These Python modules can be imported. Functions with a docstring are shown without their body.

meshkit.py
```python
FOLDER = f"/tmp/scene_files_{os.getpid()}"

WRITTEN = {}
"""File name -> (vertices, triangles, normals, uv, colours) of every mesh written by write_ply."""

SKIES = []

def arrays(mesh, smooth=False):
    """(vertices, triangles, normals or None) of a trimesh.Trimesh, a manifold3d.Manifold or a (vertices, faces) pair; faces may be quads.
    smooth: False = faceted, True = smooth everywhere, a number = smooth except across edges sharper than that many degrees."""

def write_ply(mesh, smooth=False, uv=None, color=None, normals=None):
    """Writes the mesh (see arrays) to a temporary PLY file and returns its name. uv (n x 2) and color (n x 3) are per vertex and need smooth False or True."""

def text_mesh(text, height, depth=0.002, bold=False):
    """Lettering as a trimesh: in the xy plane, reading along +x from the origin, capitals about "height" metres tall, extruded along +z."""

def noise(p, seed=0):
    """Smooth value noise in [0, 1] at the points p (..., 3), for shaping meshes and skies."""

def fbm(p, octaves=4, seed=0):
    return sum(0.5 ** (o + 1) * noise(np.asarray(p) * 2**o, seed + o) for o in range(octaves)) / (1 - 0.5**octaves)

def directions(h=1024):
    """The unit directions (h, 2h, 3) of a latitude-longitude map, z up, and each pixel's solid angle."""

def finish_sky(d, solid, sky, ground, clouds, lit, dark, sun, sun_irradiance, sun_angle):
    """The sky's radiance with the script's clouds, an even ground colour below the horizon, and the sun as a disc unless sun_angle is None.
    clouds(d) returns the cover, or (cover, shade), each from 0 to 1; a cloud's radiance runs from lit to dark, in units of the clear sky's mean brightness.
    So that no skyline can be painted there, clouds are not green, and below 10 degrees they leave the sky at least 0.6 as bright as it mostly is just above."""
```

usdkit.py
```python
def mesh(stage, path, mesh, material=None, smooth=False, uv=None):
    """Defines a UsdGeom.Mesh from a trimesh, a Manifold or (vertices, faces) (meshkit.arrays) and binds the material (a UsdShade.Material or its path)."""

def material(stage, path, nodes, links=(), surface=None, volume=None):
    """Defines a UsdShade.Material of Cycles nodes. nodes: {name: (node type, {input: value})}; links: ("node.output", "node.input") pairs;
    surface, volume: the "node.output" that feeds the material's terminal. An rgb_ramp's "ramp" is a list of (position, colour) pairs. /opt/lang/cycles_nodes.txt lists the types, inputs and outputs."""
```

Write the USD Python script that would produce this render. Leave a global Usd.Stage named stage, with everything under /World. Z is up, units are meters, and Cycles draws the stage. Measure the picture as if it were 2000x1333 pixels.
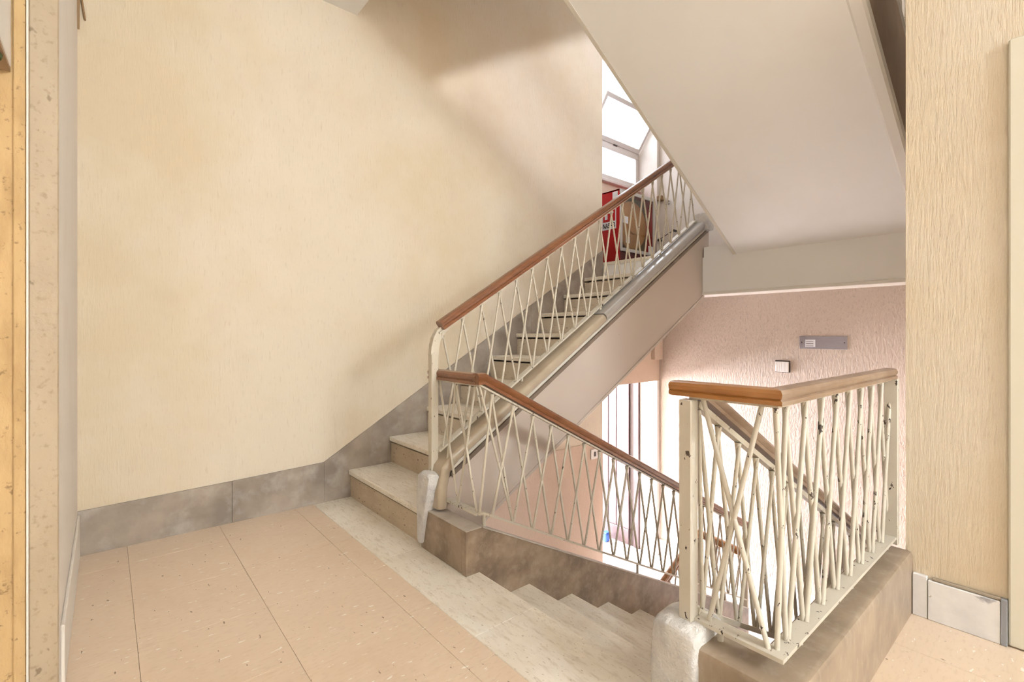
import math, random
import numpy as np, trimesh, usdkit, meshkit
from pxr import Usd, UsdGeom, UsdLux, UsdShade, Gf, Sdf
from shapely.geometry import Polygon
random.seed(7)
stage = Usd.Stage.CreateInMemory()
UsdGeom.SetStageUpAxis(stage, 'Z'); UsdGeom.SetStageMetersPerUnit(stage, 1.0)
UsdGeom.Xform.Define(stage, '/World'); UsdGeom.Scope.Define(stage, '/World/Looks')

# ---------------------------------------------------------------- camera, sky, daylight, exposure
YAW, CAM_H, CAM_Y = 0.7013, 1.0158, -2.9638
cam = UsdGeom.Camera.Define(stage, '/World/camera')
_F = np.array([math.sin(YAW), math.cos(YAW), 0.0]); _R = np.array([math.cos(YAW), -math.sin(YAW), 0.0])
cam.AddTransformOp().Set(Gf.Matrix4d(*[*_R, 0], *[0, 0, 1, 0], *[*(-_F), 0], *[0, CAM_Y, CAM_H, 1]))
cam.CreateHorizontalApertureAttr(36.0); cam.CreateFocalLengthAttr(940.0 / 2000 * 36)
cam.CreateVerticalApertureOffsetAttr(-13.5 / 2000 * 36)
cam.CreateClippingRangeAttr(Gf.Vec2f(0.02, 1000))
cam.CreateExposureAttr(0.0)
dome = UsdLux.DomeLight.Define(stage, '/World/overcast_sky')
dome.CreateIntensityAttr(.9); dome.CreateColorAttr(Gf.Vec3f(0.86, 0.92, 1.0))


def rect_light(name, at, towards, w, h, power, color):
    l = UsdLux.RectLight.Define(stage, '/World/' + name)
    z = np.array(at, float) - np.array(towards, float); z /= np.linalg.norm(z)
    x = np.cross([0, 0, 1.0] if abs(z[2]) < .95 else [0, 1.0, 0], z); x /= np.linalg.norm(x); y = np.cross(z, x)
    l.AddTransformOp().Set(Gf.Matrix4d(*x, 0, *y, 0, *z, 0, *map(float, at), 1))
    l.CreateWidthAttr(w); l.CreateHeightAttr(h); l.CreateIntensityAttr(power); l.CreateColorAttr(Gf.Vec3f(*color))
    return l


DAY = (0.88, 0.91, 1.0)
rect_light('daylight_landing_window', (4.1, .75, 3.5), (4.1, 0, 3.2), 1.3, 1.6, 7, DAY)           # outside the mid-landing window
rect_light('daylight_upper_hall_window', (.38, -5.35, 4.85), (1.4, -1.0, 4.3), .55, .55, 350, (.98, 1.0, 1.12))   # outside the window of the hall one floor up
rect_light('daylight_lower_passage', (3.55, 3.2, .15), (4.2, -.8, -.9), 1.4, 1.8, 145, (.93, .93, 1.04))     # glazed end of the passage on the lower landing
rect_light('fill_behind_camera', (.9, -8.35, 1.7), (.9, -2, 1.2), 1.5, 1.6, 6.0, (1.0, .98, .94))   # neutral fill through an unseen window added behind the camera
rect_light('fill_stair_top', (3.6, -1.7, 6.25), (3.6, -1.7, 0), 1.6, 1.4, 6, (1.0, .98, .98))   # added fill over the stair well, the roof above is closed
LAMP_EMISSION, LAMP_COLOR = 93.0, (1.0, 1.10, 1.15)

# ---------------------------------------------------------------- helpers
used = {}


def numbered(parent, name):
    n = used.get((parent, name), 0); used[(parent, name)] = n + 1
    return f'{parent}/{name}' + (f'_{n:03d}' if n else '')


def merge(*ms):
    ms = [m for m in ms if m is not None]
    return ms[0] if len(ms) == 1 else trimesh.util.concatenate(ms)


def tag(p, label=None, cat=None, group=None, kind=None):
    for k, v in (('label', label), ('category', cat), ('group', group), ('kind', kind)):
        if v: p.SetCustomDataByKey(k, v)
    return p


def obj(name, mesh, mat, parent=None, label=None, cat=None, group=None, kind=None, smooth=False):
    path = numbered(str(parent.GetPath()) if parent else '/World', name)
    m = usdkit.mesh(stage, path, mesh, M[mat], smooth=smooth)
    return tag(m.GetPrim(), label, cat, group, kind)


def thing(name, label, cat, group=None, kind=None, at=(0, 0, 0)):
    x = UsdGeom.Xform.Define(stage, numbered('/World', name))
    return tag(x.GetPrim(), label, cat, group, kind)


def box(x0, x1, y0, y1, z0, z1, b=0.0):
    if x1 < x0: x0, x1 = x1, x0
    if y1 < y0: y0, y1 = y1, y0
    if b <= 0:
        return trimesh.creation.box(bounds=[[x0, y0, z0], [x1, y1, z1]])
    b = min(b, (x1 - x0) * .45, (y1 - y0) * .45, (z1 - z0) * .45)
    pts = []
    for x, sx in ((x0, 1), (x1, -1)):
        for y, sy in ((y0, 1), (y1, -1)):
            for z, sz in ((z0, 1), (z1, -1)):
                pts += [(x + sx * b, y + sy * b, z), (x + sx * b, y, z + sz * b), (x, y + sy * b, z + sz * b)]
    return trimesh.convex.convex_hull(np.array(pts))


def prism_xz(poly, y0, y1):
    m = trimesh.creation.extrude_polygon(Polygon(poly), abs(y1 - y0))      # poly (x, z) extruded along y
    v = m.vertices.copy(); m.vertices = np.stack([v[:, 0], max(y0, y1) - v[:, 2], v[:, 1]], 1)
    return m


def prism_yz(poly, x0, x1):
    m = trimesh.creation.extrude_polygon(Polygon(poly), abs(x1 - x0))
    v = m.vertices.copy(); m.vertices = np.stack([min(x0, x1) + v[:, 2], v[:, 0], v[:, 1]], 1)
    return m


def rod(p, q, r, n=10, r2=None):
    p, q = np.array(p, float), np.array(q, float); d = q - p; L = np.linalg.norm(d); d /= L
    a = np.cross(d, [0, 0, 1.0] if abs(d[2]) < .9 else [1.0, 0, 0]); a /= np.linalg.norm(a); b = np.cross(d, a)
    t = np.arange(n) * 2 * np.pi / n; ring = np.cos(t)[:, None] * a + np.sin(t)[:, None] * b
    r2 = r if r2 is None else r2
    v = np.vstack([p + ring * r, q + ring * r2, [p], [q]])
    f = []
    for i in range(n):
        j = (i + 1) % n
        f += [[i, j, n + j], [i, n + j, n + i], [j, i, 2 * n], [n + i, n + j, 2 * n + 1]]
    m = trimesh.Trimesh(v, f, process=False); m.fix_normals(); return m


def sweep(profile, path, split=False):
    """profile: closed list of (side, up); path: points. Side is horizontal and left of travel; joints are mitred."""
    P = np.array(path, float); n = len(profile); rings = []
    D = [(P[i + 1] - P[i]) / np.linalg.norm(P[i + 1] - P[i]) for i in range(len(P) - 1)]
    for i, d in enumerate(D):
        h = np.array([-d[1], d[0], 0]); h /= np.linalg.norm(h); w = np.cross(d, h)
        if w[2] < 0: w = -w
        for k, end in ((i, 0), (i + 1, 1)):
            if end == 0: nrm = d if i == 0 else D[i - 1] + d
            else: nrm = d if i == len(D) - 1 else d + D[i + 1]
            nrm = nrm / np.linalg.norm(nrm)
            rings.append([P[k] + a * h + b * w - d * ((a * h + b * w) @ nrm) / (d @ nrm) for a, b in profile])
    ms = []
    for s in range(0, len(rings), 2):
        v = np.array(rings[s] + rings[s + 1]); f = []
        for i in range(n):
            j = (i + 1) % n; f += [[i, j, n + j], [i, n + j, n + i]]
        tri = cap_tris(profile)
        f += [t[::-1] for t in tri] + [[a + n for a in t] for t in tri]
        m = trimesh.Trimesh(v, f, process=False); m.fix_normals(); ms.append(m)
    return ms if split else merge(*ms)


def cap_tris(profile):
    idx = list(range(len(profile))); P = np.array(profile, float); out = []
    area = sum(P[i][0] * P[(i + 1) % len(P)][1] - P[(i + 1) % len(P)][0] * P[i][1] for i in range(len(P)))
    if area < 0: idx = idx[::-1]
    while len(idx) > 3:
        for k in range(len(idx)):
            a, b, c = idx[k - 1], idx[k], idx[(k + 1) % len(idx)]
            cr = (P[b] - P[a])[0] * (P[c] - P[a])[1] - (P[b] - P[a])[1] * (P[c] - P[a])[0]
            if cr <= 1e-14: continue
            ok = True
            for q in idx:
                if q in (a, b, c): continue
                s = [((P[v] - P[u])[0] * (P[q] - P[u])[1] - (P[v] - P[u])[1] * (P[q] - P[u])[0]) for u, v in ((a, b), (b, c), (c, a))]
                if min(s) >= 0: ok = False; break
            if ok: out.append([a, b, c]); idx.pop(k); break
        else: break
    if len(idx) == 3: out.append(idx)
    return out


def lathe(profile, at, n=24):
    m = trimesh.creation.revolve(np.array(profile), sections=n); m.apply_translation(at); m.fix_normals(); return m


# ---------------------------------------------------------------- materials
M = {}


def mat(name, base, rough=.6, var=(), bump=None, metal=0.0, spec=.5, coat=0.0, emit=None, trans=0.0):
    """var: (scale3, noise scale, detail, low, high, colour, amount) layers mixed over base; bump: (scale3, noise scale, detail, strength, distance)."""
    n = {'geo': ('geometry', {}), 'p': ('principled_bsdf', {'base_color': base, 'roughness': rough, 'metallic': metal, 'specular_ior_level': spec, 'coat_weight': coat, 'transmission_weight': trans})}
    L = []; prev = None
    for i, (s3, sc, det, lo, hi, col, amt) in enumerate(var):
        n[f'm{i}'] = ('mapping', {'scale': s3, 'location': (3.1 * i, 1.7 * i, .9 * i)}); L.append(('geo.position', f'm{i}.vector'))
        n[f'n{i}'] = ('noise_texture', {'scale': sc, 'detail': det, 'roughness': .6}); L.append((f'm{i}.vector', f'n{i}.vector'))
        n[f'r{i}'] = ('map_range', {'from_min': lo, 'from_max': hi, 'to_min': 0.0, 'to_max': amt, 'clamp': True}); L.append((f'n{i}.fac', f'r{i}.value'))
        n[f'x{i}'] = ('mix_color', {'a': base, 'b': col}); L.append((f'r{i}.result', f'x{i}.fac'))
        if prev: L.append((prev, f'x{i}.a'))
        prev = f'x{i}.result'
    if prev: L.append((prev, 'p.base_color'))
    if bump:
        s3, sc, det, st, dist = bump
        n['bm'] = ('mapping', {'scale': s3}); L.append(('geo.position', 'bm.vector'))
        n['bn'] = ('noise_texture', {'scale': sc, 'detail': det, 'roughness': .65}); L.append(('bm.vector', 'bn.vector'))
        n['b'] = ('bump', {'strength': st, 'distance': dist}); L += [('bn.fac', 'b.height'), ('b.normal', 'p.normal')]
    if emit:
        n['p'][1]['emission_color'] = emit[0]; n['p'][1]['emission_strength'] = emit[1]
    M[name] = usdkit.material(stage, '/World/Looks/' + name, n, L, surface='p.BSDF')


V = (1, 1, .16)                                   # vertical combing of the scratched plaster
PL = (.775, .68, .55)
mat('plaster', PL, .75, [(V, 95, 3, .58, .76, (.56, .43, .31), .45), ((1, 1, 1), 1.1, 4, .42, .66, (.70, .565, .37), .65), ((1, 1, .6), 5, 5, .55, .8, (.62, .50, .40), .30)],
    bump=(V, 95, 4, .55, .006))
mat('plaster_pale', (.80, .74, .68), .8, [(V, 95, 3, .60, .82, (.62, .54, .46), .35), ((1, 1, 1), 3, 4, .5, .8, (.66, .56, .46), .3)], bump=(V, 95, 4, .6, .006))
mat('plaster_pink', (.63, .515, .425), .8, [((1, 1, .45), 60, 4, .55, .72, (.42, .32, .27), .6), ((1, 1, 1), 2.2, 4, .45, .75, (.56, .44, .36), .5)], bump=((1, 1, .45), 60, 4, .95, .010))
mat('plaster_warm', (.66, .50, .385), .8, [((1, 1, .45), 70, 4, .58, .82, (.42, .30, .22), .45), ((1, 1, 1), 2.2, 4, .45, .75, (.58, .42, .31), .5)], bump=((1, 1, .45), 70, 4, .6, .007))
mat('plaster_ochre', (.56, .385, .19), .8, [((1, 1, .3), 14, 5, .45, .75, (.34, .21, .09), .75), ((1, 1, 1), 60, 3, .60, .70, (.2, .12, .05), .7)], bump=((1, 1, .4), 60, 4, .5, .005))
mat('white_paint', (.82, .79, .74), .6, [((1, 1, 1), 2.5, 4, .5, .8, (.74, .68, .60), .35)])
mat('soffit_paint', (.90, .885, .865), .62, [((1, 1, 1), 1.6, 4, .5, .85, (.78, .73, .66), .4)], bump=((1, 1, 1), 6, 3, .1, .01))
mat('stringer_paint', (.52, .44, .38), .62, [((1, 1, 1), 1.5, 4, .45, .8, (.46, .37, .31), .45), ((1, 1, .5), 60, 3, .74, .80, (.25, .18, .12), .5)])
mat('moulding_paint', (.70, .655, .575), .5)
mat('shaded_stringer', (.42, .32, .24), .7, [((1, 1, 1), 5, 4, .4, .75, (.30, .22, .16), .6)])
mat('grey_skirting', (.40, .335, .275), .42, [((1, 1, 1), 3.2, 6, .42, .66, (.22, .18, .15), .85), ((1, 1, 1), 7, 6, .52, .70, (.50, .46, .42), .6), ((1, 1, 1), 120, 2, .66, .76, (.2, .16, .13), .3)])
mat('brown_kerb', (.34, .25, .175), .38, [((1, 1, 1), 6, 6, .40, .62, (.165, .115, .078), .85), ((1, 1, 1), 26, 5, .5, .75, (.46, .37, .28), .5), ((1, 1, 1), 90, 2, .68, .76, (.14, .1, .07), .4)], coat=.12)
mat('worn_kerb', (.36, .28, .205), .40, [((1, 1, 1), 5, 5, .38, .66, (.22, .165, .12), .8), ((1, 1, .4), 30, 4, .5, .75, (.46, .385, .31), .5), ((1, 1, 1), 55, 3, .70, .76, (.22, .16, .12), .6)], coat=.15)
mat('pale_stone', (.52, .46, .40), .5, [((1, 1, 1), 14, 5, .45, .7, (.36, .30, .25), .7)])
mat('grey_cap', (.40, .38, .36), .3, [((1, 1, 1), 6, 4, .42, .72, (.33, .29, .25), .6)], coat=.4)
mat('beige_cap', (.43, .35, .255), .36, [((1, 1, 1), 6, 4, .42, .72, (.33, .255, .18), .7)], coat=.25)
TR = (1, .22, 1)
mat('travertine', (.85, .79, .69), .5, [((1, 1, 1), 3.5, 4, .42, .75, (.66, .56, .44), .6), (TR, 26, 4, .5, .72, (.82, .77, .70), .6), (TR, 60, 5, .52, .7, (.56, .46, .34), .6), ((1, .45, 1), 130, 3, .62, .68, (.42, .33, .25), .7)], bump=((1, .35, 1), 95, 3, .25, .003))
mat('travertine_riser', (.56, .445, .32), .5, [((1, 1, 1), 4, 5, .40, .72, (.40, .31, .215), .7), (TR, 30, 4, .5, .75, (.66, .56, .44), .5), ((1, .4, 1), 70, 3, .64, .67, (.16, .11, .07), .85)])
mat('pale_riser', (.70, .61, .49), .5, [((1, 1, 1), 4, 5, .42, .72, (.55, .45, .34), .7), (TR, 30, 4, .5, .75, (.76, .69, .58), .5), ((1, .4, 1), 60, 3, .63, .68, (.28, .21, .15), .7)])
mat('floor_tile', (.74, .585, .445), .36, [((1, 1, 1), 1.7, 4, .42, .75, (.67, .51, .375), .7), ((.6, 1.6, 1), 34, 5, .48, .74, (.75, .61, .47), .7), ((.55, 1.7, 1), 60, 3, .52, .72, (.60, .45, .325), .5), ((.55, 1.7, 1), 44, 2, .69, .705, (.88, .83, .74), .9), ((1.6, .6, 1), 40, 2, .705, .715, (.24, .16, .1), .9)])
mat('tile_joint', (.52, .39, .28), .8)
mat('shade_moulding', (.17, .13, .095), .5, [((1, 1, 1), 12, 4, .45, .7, (.26, .21, .16), .6)])  # dirt-lined paint, darkened to carry the shade under the bead
mat('dark_floor', (.22, .17, .14), .35)
mat('pale_floor', (.80, .78, .76), .35, [((1, 1, 1), 3, 4, .45, .75, (.68, .64, .62), .4)])
mat('cream_metal', (.58, .52, .42), .38, [((1, 1, 1), 9, 4, .5, .8, (.55, .48, .37), .5), ((1, 1, .6), 60, 3, .665, .68, (.10, .07, .05), .9)], bump=((1, 1, 1), 40, 3, .15, .003))
mat('chipped_metal', (.60, .555, .475), .38, [((1, 1, 1), 9, 4, .5, .8, (.55, .49, .40), .5), ((1, 1, .55), 48, 4, .645, .655, (.07, .05, .04), 1.0)], bump=((1, 1, 1), 40, 3, .2, .004))
mat('wood_red', (.20, .072, .028), .33, [((.12, 1, 1), 60, 4, .42, .72, (.12, .04, .015), .7), ((1, 1, 1), 3, 3, .45, .75, (.27, .12, .05), .6)], coat=.35)
mat('wood_honey', (.36, .155, .045), .3, [((1, .12, 1), 60, 4, .42, .72, (.27, .10, .025), .75), ((1, 1, 1), 5, 3, .5, .8, (.52, .30, .13), .6)], coat=.4)
mat('wood_worn', (.25, .165, .11), .38, [((.1, 1, 1), 70, 4, .42, .72, (.18, .10, .06), .7), ((1, 1, 1), 6, 4, .48, .78, (.42, .33, .26), .6)], coat=.25)
mat('door_wood', (.085, .052, .052), .42, [((1, 1, .1), 40, 5, .40, .72, (.06, .032, .03), .7), ((1, 1, 1), 3, 4, .45, .75, (.16, .115, .12), .6)], coat=.2)
mat('door_wood_gap_shade', (.05, .03, .022), .5)
mat('plaster_patch', (.74, .71, .68), .8, [((1, 1, 1), 14, 5, .45, .70, (.52, .50, .50), .7), ((1, 1, .5), 32, 5, .55, .75, (.84, .83, .81), .7), ((1, 1, 1), 24, 4, .70, .74, (.30, .24, .19), .7)], bump=((1, 1, 1), 28, 5, 1.0, .02))
mat('jamb_stone', (.45, .36, .255), .5, [((1, 1, .4), 6, 5, .42, .72, (.36, .27, .18), .7), ((1, 1, 1), 60, 4, .56, .70, (.27, .2, .12), .6), ((1, 1, .5), 22, 3, .655, .68, (.16, .12, .07), .7)], bump=((1, 1, 1), 60, 4, .4, .004))
mat('white_marble', (.90, .89, .90), .3, [((1, 1, 1), 5, 5, .42, .62, (.66, .66, .69), .55), ((1, .8, 1.6), 7, 6, .585, .64, (.30, .30, .34), .8), ((1, 1, 1), 40, 3, .72, .76, (.34, .27, .2), .6)], coat=.2)
mat('grey_marble', (.32, .33, .36), .35)
mat('grime', (.36, .30, .23), .9)
mat('door_cream', (.80, .76, .64), .45)
mat('white_frame', (.74, .70, .68), .45, [((1, 1, 1), 14, 4, .6, .75, (.5, .44, .40), .4)])
mat('red_enamel', (.50, .012, .016), .35, coat=.2)
mat('maroon', (.10, .010, .012), .4)
mat('cabinet_grey', (.62, .60, .58), .4)
mat('paper', (.82, .82, .84), .7)
mat('ink', (.02, .02, .02), .6)
mat('reel_brown', (.56, .27, .07), .5, [((1, 1, 1), 6, 4, .4, .75, (.44, .20, .05), .6)])
mat('olive_board', (.17, .155, .06), .55, [((1, 1, 1), 5, 4, .4, .75, (.23, .19, .07), .6)])
mat('steel_plate', (.40, .37, .39), .32, [((1, .15, 1), 60, 3, .45, .75, (.32, .29, .31), .5)], metal=.35)
mat('switch_white', (.82, .78, .72), .45)
mat('dark_metal', (.06, .05, .045), .5)
mat('knob_wood', (.30, .18, .08), .6)
mat('blue_plastic', (.03, .10, .42), .45)
mat('underside_brown', (.36, .25, .16), .7)
mat('dark_green', (.05, .07, .02), .7)
mat('lamp_glass', (.9, .85, .75), .4, emit=(LAMP_COLOR, LAMP_EMISSION))
M['pane'] = usdkit.material(stage, '/World/Looks/pane', {'t': ('transparent_bsdf', {'color': (.95, .96, .97)}), 'g': ('glossy_bsdf', {'color': (.9, .9, .9), 'roughness': .08}), 'm': ('mix_closure', {'fac': .06})},
                            [('t.BSDF', 'm.closure1'), ('g.BSDF', 'm.closure2')], surface='m.closure')
M['clear_plastic'] = M['pane']

# ---------------------------------------------------------------- measures
Z_UP, Z_TOP, Z_LOW = 1.7, 3.4, -1.378
CEIL = 3.037
UX, UG, UR = 1.156, .2752, .17                       # first nosing, going, rise of the flight up
DX, DG = 1.2206, .2891                               # edge of the floor at the flight down, its going
DZ = [0] + list(np.cumsum([-.1462] * 6 + [-(1.378 - 6 * .1462) / 3] * 3))
X_END, X_BACK = 3.633, 4.602
Y_STR, Y_CH = -1.03, -1.305                          # face of the upper stringer, face of the cheek of the flight down
Y_R, Y_WALL = -2.30, -2.545                          # right side of the flight down, right wall of the stair well
nose = lambda x: UR + UR / UG * (x - UX)
down = lambda x: -.503 * (x - 1.225)

# ---------------------------------------------------------------- structure
S = dict(kind='structure')


def struct(name, mesh, m, parent=None, **k):
    return obj(name, mesh, m, parent, kind=None if parent else 'structure', **k)


ROOF = 6.5
wl = thing('wall_left', 'long combed-plaster wall, yellowish, rising along the flight up on the left', 'wall', kind='structure')
obj('wall_panel', merge(box(-.45, X_END, 0, .30, -3.2, ROOF), box(X_END, 5.0, 0, .30, 4.35, ROOF)), 'plaster', wl)
obj('lintel', merge(box(X_END, 5.0, 0, .30, .512, 1.45)), 'plaster_warm', wl)
obj('window_parapet', box(X_END, 5.0, .24, .30, 1.45, 2.64), 'plaster', wl)
# thin coat that paints in the pinker daylight of the storey below
obj('lower_plaster', box(.2, X_END + .002, -.006, 0, -3.2, -.002), 'plaster_warm', wl)

wb = thing('wall_back', 'end wall of the stair well behind the half landings', 'wall', kind='structure')
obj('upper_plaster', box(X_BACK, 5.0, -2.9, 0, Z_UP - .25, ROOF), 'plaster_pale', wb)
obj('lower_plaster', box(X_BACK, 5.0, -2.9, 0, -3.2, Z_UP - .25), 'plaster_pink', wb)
obj('reveal', box(4.556, 5.0, 0, 2.2, -3.2, .512), 'plaster_pale', wb)
obj('reveal', box(4.556, 5.0, 0, .24, Z_UP, 4.35), 'plaster_pale', wb)
obj('downstand', box(4.45, X_BACK, -.045, 0, .743, 1.15, .004), 'plaster_warm', wb)
wp = obj('wall_passage', merge(box(2.2, 4.556, 1.95, 2.2, -3.2, -1.378), box(2.2, 4.556, 1.95, 2.2, .62, 1.4), box(2.2, 2.5, .3, 2.2, -3.2, 1.4), box(2.2, 5.0, .3, 2.2, .60, 1.4)), 'plaster_pale', label='white plaster enclosing the passage beyond the lower landing', cat='wall', **S)

wr = thing('wall_right', 'combed-plaster wall end and pillar at the right edge beside the cream door', 'wall', kind='structure')
obj('wall_panel', merge(box(2.252, 2.50, -8.2, Y_WALL, -.4, ROOF), box(2.50, 5.0, -2.85, Y_WALL, -3.2, ROOF)), 'plaster', wr)
wn = thing('wall_near_left', 'pale return wall with a stone jamb at the left edge', 'wall', kind='structure')
obj('wall_panel', box(-.45, -.0985, -1.13, 0, -.2, CEIL + .1), 'plaster_pale', wn)
obj('wall_panel', box(-1.9, -.45, -1.135, .0, -.2, CEIL + .1), 'plaster_ochre', wn)
obj('wall_panel', box(-1.9, -1.6, -8.2, -1.135, -.2, CEIL), 'plaster_pale', wn)
obj('wall_panel', box(-.45, -.187, -1.142, -1.13, 0, CEIL), 'plaster_ochre', wn)
obj('jamb', box(-.157, -.0985, -1.152, -1.13, 0, CEIL, .003), 'jamb_stone', wn, label='beige weathered stone jamb')
obj('jamb_edge', box(-.161, -.157, -1.156, -1.13, 0, CEIL, .001), 'white_paint', wn, label='chipped white edge strip')
obj('ochre_post', box(-.187, -.161, -1.149, -1.13, 0, CEIL, .003), 'plaster_ochre', wn, label='ochre stained post beside the jamb')
wh = thing('wall_behind', 'hall wall behind the camera with an added window opening', 'wall', kind='structure')
obj('wall_panel', merge(box(-1.9, 2.252, -8.2, -8.0, -.4, .85), box(-1.9, .15, -8.2, -8.0, .85, 2.55), box(1.65, 2.252, -8.2, -8.0, .85, 2.55), box(-1.9, 2.252, -8.2, -8.0, 2.55, Z_TOP)), 'plaster_pale', wh)
wh = thing('wall_upper_hall', 'walls of the hall one floor up, out of frame', 'wall', kind='structure')
obj('wall_panel', merge(box(-1.9, 2.5, -5.2, -5.0, Z_TOP, 4.35),
                        box(-1.9, -.1, -5.2, -5.0, 4.35, 5.35), box(.9, 2.5, -5.2, -5.0, 4.35, 5.35), box(-1.9, 2.5, -5.2, -5.0, 5.35, ROOF)), 'plaster', wh)
obj('wall_panel', box(-1.9, -1.6, -5.2, .3, Z_TOP, ROOF), 'plaster', wh)
obj('wall_panel', box(-1.6, -.45, 0, .3, Z_TOP, ROOF), 'plaster', wh)

# floor of the landing: slab, tiles one by one, travertine edge
fl = thing('floor', 'landing of square peach vinyl tiles flecked with white and brown', 'floor', kind='structure')
obj('slab', merge(box(-1.9, DX - .03, -8.0, 0, -.30, -.012), box(DX - .03, 2.252, -8.0, -2.47, -.30, -.012)), 'tile_joint', fl)
TS, JX, JY, G = .3805, .079, -1.384, .0004
obj('far_covering', box(-1.6, 2.252, -8.0, JY - 7 * TS, -.012, 0), 'floor_tile', fl)
xs = [-1.6] + [JX + TS * i for i in range(-4, 6)] + [2.252]; ys = [JY + TS * i for i in range(-7, 4)] + [0.0]
for a, b in zip(xs[:-1], xs[1:]):
    for c, d in zip(ys[:-1], ys[1:]):
        b2, d2, a2, c2 = b, d, a, c
        if d > -2.44:
            b2 = min(b2, .945)
        else:
            pass
        if c < -2.44 < d and b > .945: d2 = -2.44; b2 = b
        if a2 >= b2 - .01: continue
        if b2 > .945 and c2 > -2.45: continue
        if b2 <= -.098 and d2 > -1.13:
            d2 = -1.15
        elif a2 < -.0985 and d2 > -1.13:
            if c2 < -1.15 < d2: pass
            a2 = -.0985
        if d2 - c2 < .01 or b2 - a2 < .01: continue
        obj('tile', box(a2 + G, b2 - G, c2 + G, d2 - G, -.012, random.uniform(-.0003, .0001), .0007), 'floor_tile', fl)
for k, (c, d) in enumerate(((-.93, 0), (-1.65, -.93), (-2.44, -1.65))):
    obj('edge_slab', box(.945 + G, DX, c + .0008, d - .0008, -.035, .0, .002), 'travertine', fl, label='travertine edge slab at the head of the steps' if k == 0 else None)
ce = thing('ceiling', 'white underside of the floor above, its end showing at the top edge', 'ceiling', kind='structure')
obj('slab', merge(box(-1.9, 1.217, -8.0, 0, CEIL, Z_TOP), box(1.217, 2.252, -8.0, -2.47, CEIL, Z_TOP)), 'soffit_paint', ce)
struct('ceiling_top', box(-1.9, 5.0, -5.2, .3, ROOF, ROOF + .2), 'soffit_paint', label='roof slab over the stair well, out of frame', cat='ceiling')
up = thing('floor_upper_landing', 'upper half landing with a dark floor and a white-edged cross beam below', 'landing', kind='structure')
obj('slab', box(X_END + .01, X_BACK, Y_WALL, .24, 1.45, Z_UP - .03), 'soffit_paint', up)
obj('beam', merge(box(3.605, 3.80, Y_WALL, -1.04, 1.345, 1.70), box(3.605, 3.80, -1.04, -.06, 1.345, 1.62)), 'soffit_paint', up)
obj('beam_edge', box(3.597, 3.81, Y_WALL, -.06, 1.322, 1.346, .003), 'white_paint', up, label='white bead along the bottom of the beam')
obj('floor_finish', merge(box(3.80, X_BACK, Y_WALL, -1.04, Z_UP - .03, Z_UP), box(X_END + .01, X_BACK, -1.04, .24, Z_UP - .03, Z_UP)), 'dark_floor', up)
lo = thing('floor_lower_landing', 'lower half landing with a pale floor bright with daylight', 'landing', kind='structure')
obj('slab', box(DX + 8 * DG - .0, X_BACK, Y_WALL, 2.0, Z_LOW - .25, Z_LOW), 'pale_floor', lo)
obj('slab', box(2.2, DX + 8 * DG, .3, 2.0, Z_LOW - .25, Z_LOW), 'pale_floor', lo)
struct('floor_bottom', box(-.5, 5.0, -2.9, 2.2, -3.3, -3.1), 'pale_floor', label='floor at the foot of the stair well', cat='floor')
struct('wall_under_landing', box(.55, .75, -2.6, 0, -3.2, -.30), 'plaster_pink', label='wall below the landing at the foot of the stair well', cat='wall')

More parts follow.
